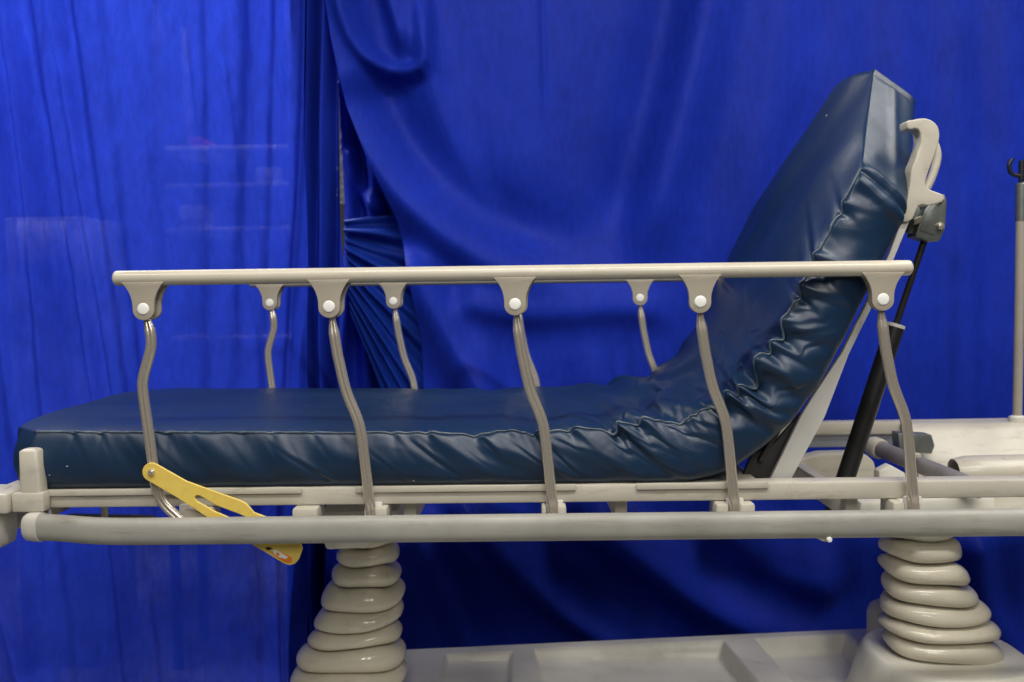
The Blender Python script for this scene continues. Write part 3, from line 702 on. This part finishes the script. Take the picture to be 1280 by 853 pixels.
# ---- backrest frame, handle and gas strut
YBK = .075
bk = bpy.data.objects.new
sd = [(1142, 232), (1150, 236), (1139, 270), (1098, 360), (1060, 440), (1024, 520), (988, 600), (962, 600), (972, 570), (1012, 490), (1052, 422), (1092, 340)]
def backrest():
    pts = xz([(1140, 236), (1153, 232), (1139, 268), (1105, 350), (1060, 442), (1030, 520), (987, 600), (961, 600), (1000, 520), (1014, 497), (1052, 440), (1086, 371), (1110, 318)], YBK)
    o = link('backrest_frame', prism(pts, YBK-.006, YBK+.006, .0015), 'white', ST)
    pts2 = [(x, z) for x, z in pts]
    link('side_plate', prism(pts2, W-YBK-.006, W-YBK+.006, .0015), 'white', o)
    a, b = at(1141, 236, YBK), at(940, 588, YBK)
    d = Vector((a.x-b.x, 0, a.z-b.z)).normalized(); n = Vector((d.z, 0, -d.x)); 
    c0_, c1_ = b+d*.02, a-d*.01
    q0 = [c0_+n*.004, c0_+n*.012]; q1 = [c1_+n*.004, c1_+n*.012]
    link('back_panel', hexa([(q.x, YBK+.0065, q.z) for q in (q0[0], q0[1])]+[(q.x, W-YBK-.0065, q.z) for q in (q0[1], q0[0])],
                            [(q.x, YBK+.0065, q.z) for q in (q1[0], q1[1])]+[(q.x, W-YBK-.0065, q.z) for q in (q1[1], q1[0])], .001), 'dark', o)
    # push handle: a flat loop at the head
    outer = [(1141, 150), (1150, 148), (1160, 148.5), (1170, 154), (1174.5, 163), (1174.5, 175), (1168.5, 195), (1160, 218), (1157.5, 231), (1163, 237), (1180, 244), (1179, 252), (1162, 257),
             (1149, 257), (1140, 275), (1126, 275), (1134, 250), (1138, 230), (1140, 212), (1146, 197), (1151, 182), (1151.5, 170), (1149.5, 163), (1145, 160.5), (1136, 162), (1134, 151)]
    oz = [tuple(p) for p in spline(xz(outer+outer[:1], .06), 84)[:-1]]
    for y in (.078, W-.102): link('push_handle', prism(oz, y-.017, y+.015, .008, seg=4), 'cream', o)
    return o
BK = backrest()
hl = spline([tuple(at(a, b, .2)) for a, b in [(1150, 250), (1162, 228), (1170, 205), (1171, 190), (1166, 175)]], 24)
link('handle_bar', sweep(hl, circ(.0075, 14)), 'cream', BK)
YG = .16
def strut():
    a, b = at(1040, 650, YG), at(1119, 408, YG)
    o = link('gas_strut', sweep(np.array([a, a.lerp(b, .5), b]), circ(.0165, 24), ang=50), 'black', ST)
    c = b+(b-a).normalized()*.004
    link('collar', sweep(np.array([b-(b-a).normalized()*.002, c]), circ(.0168, 24), ang=40), 'cap', o)
    t = at(1157, 296, YG)
    b2 = at(1118, 412, YG)
    link('rod', sweep(np.array([b2, b2.lerp(t, .5), t]), circ(.0058, 16), ang=50), 'blackrod', o)
    return o
GS = strut()
# grey casting that clamps the rod
ps_ = xz([(1141, 296), (1153, 262), (1168, 245), (1178, 243), (1181, 252), (1179, 286), (1172, 302), (1160, 303)], .15)
CG = link('release_housing', prism(ps_, .14, .18, .003), 'casting', ST)
link('recess_plate', prism(xz([(1150, 288), (1158, 266), (1168, 256), (1175, 254), (1174, 282), (1168, 294)], .138), .1385, .1402, .0005), 'casting', CG)
for a, b in ((1175, 249), (1175, 283)):
    p = at(a, b, .138); link('bolt', lathe([(.0002, -.007), (.005, -.006), (.0065, -.003), (.0065, .004), (.0002, .004)], (p.x, .138, p.z), 'Y', 18), 'chrome', CG)
link('lever_arm', prism(xz([(1133, 290), (1136, 262), (1146, 258), (1149, 266), (1145, 290), (1139, 294)], .165), .155, .175, .002), 'casting', CG)
link('lever_arm', prism(xz([(1140, 274), (1150, 270), (1150, 278), (1141, 282)], .15), .142, .1545, .001), 'chrome', CG)
# hinge piece below the backrest
link('hinge_plate', prism(xz([(948, 572), (968, 570), (975, 596), (944, 594)], .12), .11, .13, .002), 'white', ST)
link('hinge_plate', prism(xz([(925, 600), (940, 566), (962, 560), (1000, 516), (992, 548), (962, 600)], .1), .095, .105, .001), 'dark', ST)

# ---- head end: far beam, moulded head tray, cross tube
zf0, zf1 = at(1060, 533, W-.05).z, at(1060, 545, W-.05).z
link('far_rail_channel', box((at(1006, 540, W-.05).x-.1, W-.05, zf1), (at(1118, 540, W-.05).x, W-.03, zf0), .003), 'white', ST)
link('far_rail_channel', box((at(1006, 540, W-.05).x-.1, W-.045, zf1-.028), (at(1118, 540, W-.05).x, W-.035, zf1-.0005), .002), 'greymetal', ST)
def head_tray():
    # shell: profile in Y-Z swept along X with a curved opening on the foot side
    nx_, ny_ = 60, 40; x0, x1 = at(1118, 540, .72).x, at(1420, 540, .7).x
    zt_ = at(1200, 525, .72).z; P = np.zeros((nx_, ny_, 3))
    for i in range(nx_):
        u = i/(nx_-1); x = x0+(x1-x0)*u
        for j in range(ny_):
            v = j/(ny_-1)
            if v < .12: y = .735-.05*v/.12; dz_ = -.003*(v/.12)
            else:
                t = (v-.12)/.88; y = .685-.60*t; dz_ = -.003-.105*(1-math.exp(-(t*8.5)**1.5))+.012*t
                dz_ -= .0*t
            # ledge bulges in the middle of the tray
            dz_ += .034*math.exp(-((v-.5)/.10)**2)*sstep(.24, .34, u)*1.0
            dz_ += -.02*math.exp(-((u-.0)/.06)**2)*sstep(.12, .3, v)
            P[i, j] = (x, y, zt_+dz_)
    me = grid_mesh(P); bm = bmesh.new(); bm.from_mesh(me); bmesh.ops.recalc_face_normals(bm, faces=bm.faces)
    bmesh.ops.solidify(bm, geom=list(bm.faces), thickness=.004); bm.to_mesh(me); bm.free(); shade(me, 50)
    return me
HT = link('head_tray', head_tray(), 'cream', ST)
link('tray_wall', prism(xz([(1118, 526), (1200, 524), (1330, 522), (1420, 522), (1420, 560), (1180, 562), (1164, 560), (1163, 550), (1158, 543), (1150, 540), (1118, 541)], .737), .737, .743, .0015), 'cream', HT)
hp_ = [tuple(at(a, b, y)) for a, b, y in [(1192, 588, .40), (1235, 587, .395), (1280, 586, .39), (1400, 583, .37)]]
half = [(.032*math.cos(t), .032*math.sin(t)) for t in np.linspace(0, 2*math.pi, 24, endpoint=False)]
pipe = link('bottle_cradle', sweep(spline(hp_, 14), [(a*.9, b*1.3) for a, b in half], [.8]+[1]*13, cap=False, up=(0, 1, 0)), 'cream', HT)
g0, g1 = at(1096, 560, .52), at(1225, 612, .22)
TB = link('cross_tube', sweep(np.array([g0, g0.lerp(g1, .5), g1]), circ(.0175, 24), ang=50), 'steelgrey', ST)
d_ = (g1-g0).normalized(); link('tube_collar', sweep(np.array([g0-d_*.03, g0-d_*.012, g0+d_*.012, g0+d_*.016]), circ(.0225, 24), [.7, 1, 1, .9], ang=40), 'cream', TB)
sc_ = at(1146, 570, .36); link('tube_bolt', lathe([(.008, 0), (.008, .006), (.004, .008), (.0002, .008)], (sc_.x, .36, sc_.z-.002), 'Z', 14), 'cream', TB)
sw = [(946, 604), (950, 585), (958, 575), (1000, 572), (1024, 566), (1060, 565), (1080, 567), (1090, 576), (1094, 598), (1092, 612)]
link('cover_panel', prism(xz(sw, .40), .385, .43, .006), 'cream', ST)
link('pivot_block', prism(xz([(1118, 540), (1160, 542), (1164, 556), (1160, 566), (1120, 562)], .6), .58, .62, .003), 'casting', ST)
link('tube_bracket', prism(xz([(1095, 588), (1110, 580), (1128, 590), (1132, 640), (1096, 640)], .3), .285, .315, .003), 'base', ST)
link('column_head', prism(xz([(1066, 622), (1232, 614), (1232, 640), (1200, 658), (1095, 662), (1064, 650)], .3), .26, .46, .008), 'base', ST)
link('column_head', prism(xz([(404, 634), (500, 632), (504, 660), (490, 674), (466, 672), (462, 679), (412, 681), (408, 664)], .3), .26, .46, .008), 'base', ST)

# ---- drip pole at the head end
pz0, pz1 = at(1274, 520, .70).z, at(1274, 238, .70).z; pxx = at(1274, 380, .70).x
IV = link('drip_pole', lathe([(.0105, pz0-.18), (.0105, pz1), (.0002, pz1)], (pxx, .70, 0), 'Z', 24), 'tan', ST)
link('pole_sleeve', lathe([(.0122, at(1274, 276, .7).z), (.0124, at(1274, 231, .7).z), (.009, at(1274, 229, .7).z), (.0002, at(1274, 229, .7).z)], (pxx, .70, 0), 'Z', 24), 'casting', IV)
link('pole_socket', lathe([(.019, pz0-.05), (.019, pz0-.002), (.0108, pz0+.002), (.0106, pz0-.05)], (pxx, .70, 0), 'Z', 24), 'base', IV)
for sg in (-1, 1):
    hkp = spline([(pxx, .70, at(1274, 231, .7).z), (pxx, .70, at(1274, 221, .7).z), (pxx+sg*.010, .70, at(1268, 220, .7).z), (pxx+sg*.025, .70, at(1262, 216, .7).z), (pxx+sg*.029, .70, at(1260, 206, .7).z), (pxx+sg*.022, .70, at(1262, 199, .7).z)], 24)
    link('hook', sweep(hkp, circ(.0048, 10)), 'black', IV)
link('hook', capped and sweep(np.array([(pxx, .7, at(1274, 225, .7).z), (pxx, .7, at(1274, 210, .7).z), (pxx, .7, at(1274, 201, .7).z)]), circ(.006, 12)), 'black', IV)

# ---- bellows columns
def bellows(xpairs, Yc, depth0, depth1, extra):
    """xpairs: per lobe (py, px left, px right) at the silhouette"""
    rows = []
    zs = [at((a+b)/2, y, Yc).z for y, a, b in xpairs]; xl_ = [at(a, y, Yc).x for y, a, b in xpairs]; xr_ = [at(b, y, Yc).x for y, a, b in xpairs]
    n = len(zs); pitch = (zs[0]-zs[-1])/(n-1)
    # continue hidden lobes above and below
    top = [(zs[0]+pitch*k, xl_[0], xr_[0]) for k in (2, 1)]; bot = [(zs[-1]-pitch*k, xl_[-1]+(xl_[-1]-xl_[-2])*k*.5, xr_[-1]+(xr_[-1]-xr_[-2])*k*.5) for k in range(1, extra+1)]
    A = np.array(top+list(zip(zs, xl_, xr_))+bot); N = len(A)
    K = 64; m_ = 14; out = []
    tt = np.linspace(-.5, N-.5, N*m_+1)
    for q in tt:
        z = np.interp(q, np.arange(N), A[:, 0]) if 0 <= q <= N-1 else (A[0, 0]+pitch*(0-q) if q < 0 else A[-1, 0]-pitch*(q-N+1))
        a, b = np.interp(q, np.arange(N), A[:, 1]), np.interp(q, np.arange(N), A[:, 2])
        fr = (q+.5) % 1; lob = math.sqrt(max(0, 1-(2*fr-1)**2))**.75
        tfrac = np.clip(q/(N-1), 0, 1); dp = (.034+.007*math.sin(int(q+.5)*2.3))*(1-lob)+.004*math.sin(int(q+.5)*1.9+extra)
        ha, hb = (b-a)/2-dp, (depth0+(depth1-depth0)*tfrac)-dp
        c = (a+b)/2
        ring = []
        for k in range(K):
            th = 2*math.pi*k/K; e = .82
            x = c+ha*math.copysign(abs(math.cos(th))**e, math.cos(th)); y = Yc+hb*math.copysign(abs(math.sin(th))**e, math.sin(th))
            # lobes tilt a little and sag unevenly, as soft rubber does
            zz = z-.006*tfrac*math.cos(th)*(-1 if extra > 2 else 1)+.0026*math.sin(3*th+q*1.7)+.0042*math.sin(th+q*1.45)
            ring.append((x, y, zz))
        out.append(ring)
    return grid_mesh(np.array(out), closed_v=True, name='bellows', ang=75)
BL = link('bellows', bellows([(691, 421, 500), (713, 415, 503), (740, 406, 504), (766, 395, 504), (791, 384, 505), (815, 374, 506), (842, 366, 507)], .36, .066, .082, 3), 'bellows', ST)
BR = link('bellows', bellows([(683, 1104, 1193), (709, 1103, 1203), (734, 1103, 1218), (758, 1104, 1231), (781, 1104, 1241), (805, 1105, 1249)], .36, .068, .085, 0), 'bellows', ST)

# ---- moulded base with pans
def base_tray():
    nx_, ny_ = 420, 170; x0, x1 = at(372, 853, .36).x, at(1300, 853, .36).x; Y0, Y1 = .02, .70
    X, Yy = np.meshgrid(np.linspace(x0, x1, nx_), np.linspace(Y0, Y1, ny_), indexing='ij')
    za, zb_ = at(560, 810, .68), at(1060, 787, .68)
    Z = za.z+(zb_.z-za.z)*np.clip((X-za.x)/(zb_.x-za.x), -.2, 1.15)
    def pan(xa, xb, ya, yb, d, sl=.014, skew=0.):
        xs = X-skew*(Y1-Yy)
        m_ = np.minimum(np.minimum(xs-xa, xb-xs), np.minimum(Yy-ya, yb-Yy)); return -d*sstep(-.002, sl, m_)
    xa = lambda p, q: at(p, q, .62).x
    Z = Z+pan(xa(556, 826), xa(640, 826), .1, .640, .045, .02)+pan(xa(664, 820), xa(905, 806), .1, .648, .05, .022, .10)+pan(xa(945, 800), xa(1062, 795), .1, .652, .04, .022, .08)
    # mounds that carry the columns
    def mound(cx, cy, a, b, h, p=2.6, fl=.12):
        r = (np.abs((X-cx)/a)**p+np.abs((Yy-cy)/b)**p)**(1/p); return h*(1-sstep(1-fl*0, 1.0+fl*3, r))
    zr = at(1180, 815, .36).z-zb_.z; cR = at(1182, 810, .36).x
    cL = at(440, 842, .36).x
    Z = np.maximum(Z, za.z-.03+mound(cL, .36, .115, .12, .055))
    Z = np.maximum(Z, zb_.z-.05+mound(cR, .36, .145, .14, zr+.052))
    # rounded outer rim
    e = np.minimum(np.minimum(X-x0, x1-X), np.minimum(Yy-Y0, Y1-Yy)); Z = Z-.02*np.exp(-e/.006)
    P = np.stack([X, Yy, Z], -1); me = grid_mesh(P)
    bm = bmesh.new(); bm.from_mesh(me)
    be = [ed for ed in bm.edges if ed.is_boundary]
    r = bmesh.ops.extrude_edge_only(bm, edges=be)
    for v in [g for g in r['geom'] if isinstance(g, bmesh.types.BMVert)]: v.co.z = .16
    bmesh.ops.recalc_face_normals(bm, faces=bm.faces); bm.to_mesh(me); bm.free(); shade(me, 60); return me
BT = link('base_tray', base_tray(), 'base', ST)
link('base_bump', tapered_post and lathe([(.034, .22), (.034, at(1102, 765, .62).z), (.028, at(1102, 756, .62).z), (.015, at(1102, 751, .62).z), (.0002, at(1102, 750, .62).z)], (at(1103, 760, .62).x, .62, 0), 'Z', 24), 'base', BT)
for x in (-.30, .72):
    for y in (.1, .62):
        cw = link('caster', lathe([(.02, -.018), (.07, -.018), (.075, -.012), (.075, .012), (.07, .018), (.02, .018)], (x, y, .075), 'Y', 28), 'black', ST)
        link('fork', box((x-.02, y-.026, .075), (x+.02, y-.020, .3), .003), 'greymetal', cw); link('fork', box((x-.02, y+.020, .075), (x+.02, y+.026, .3), .003), 'greymetal', cw)
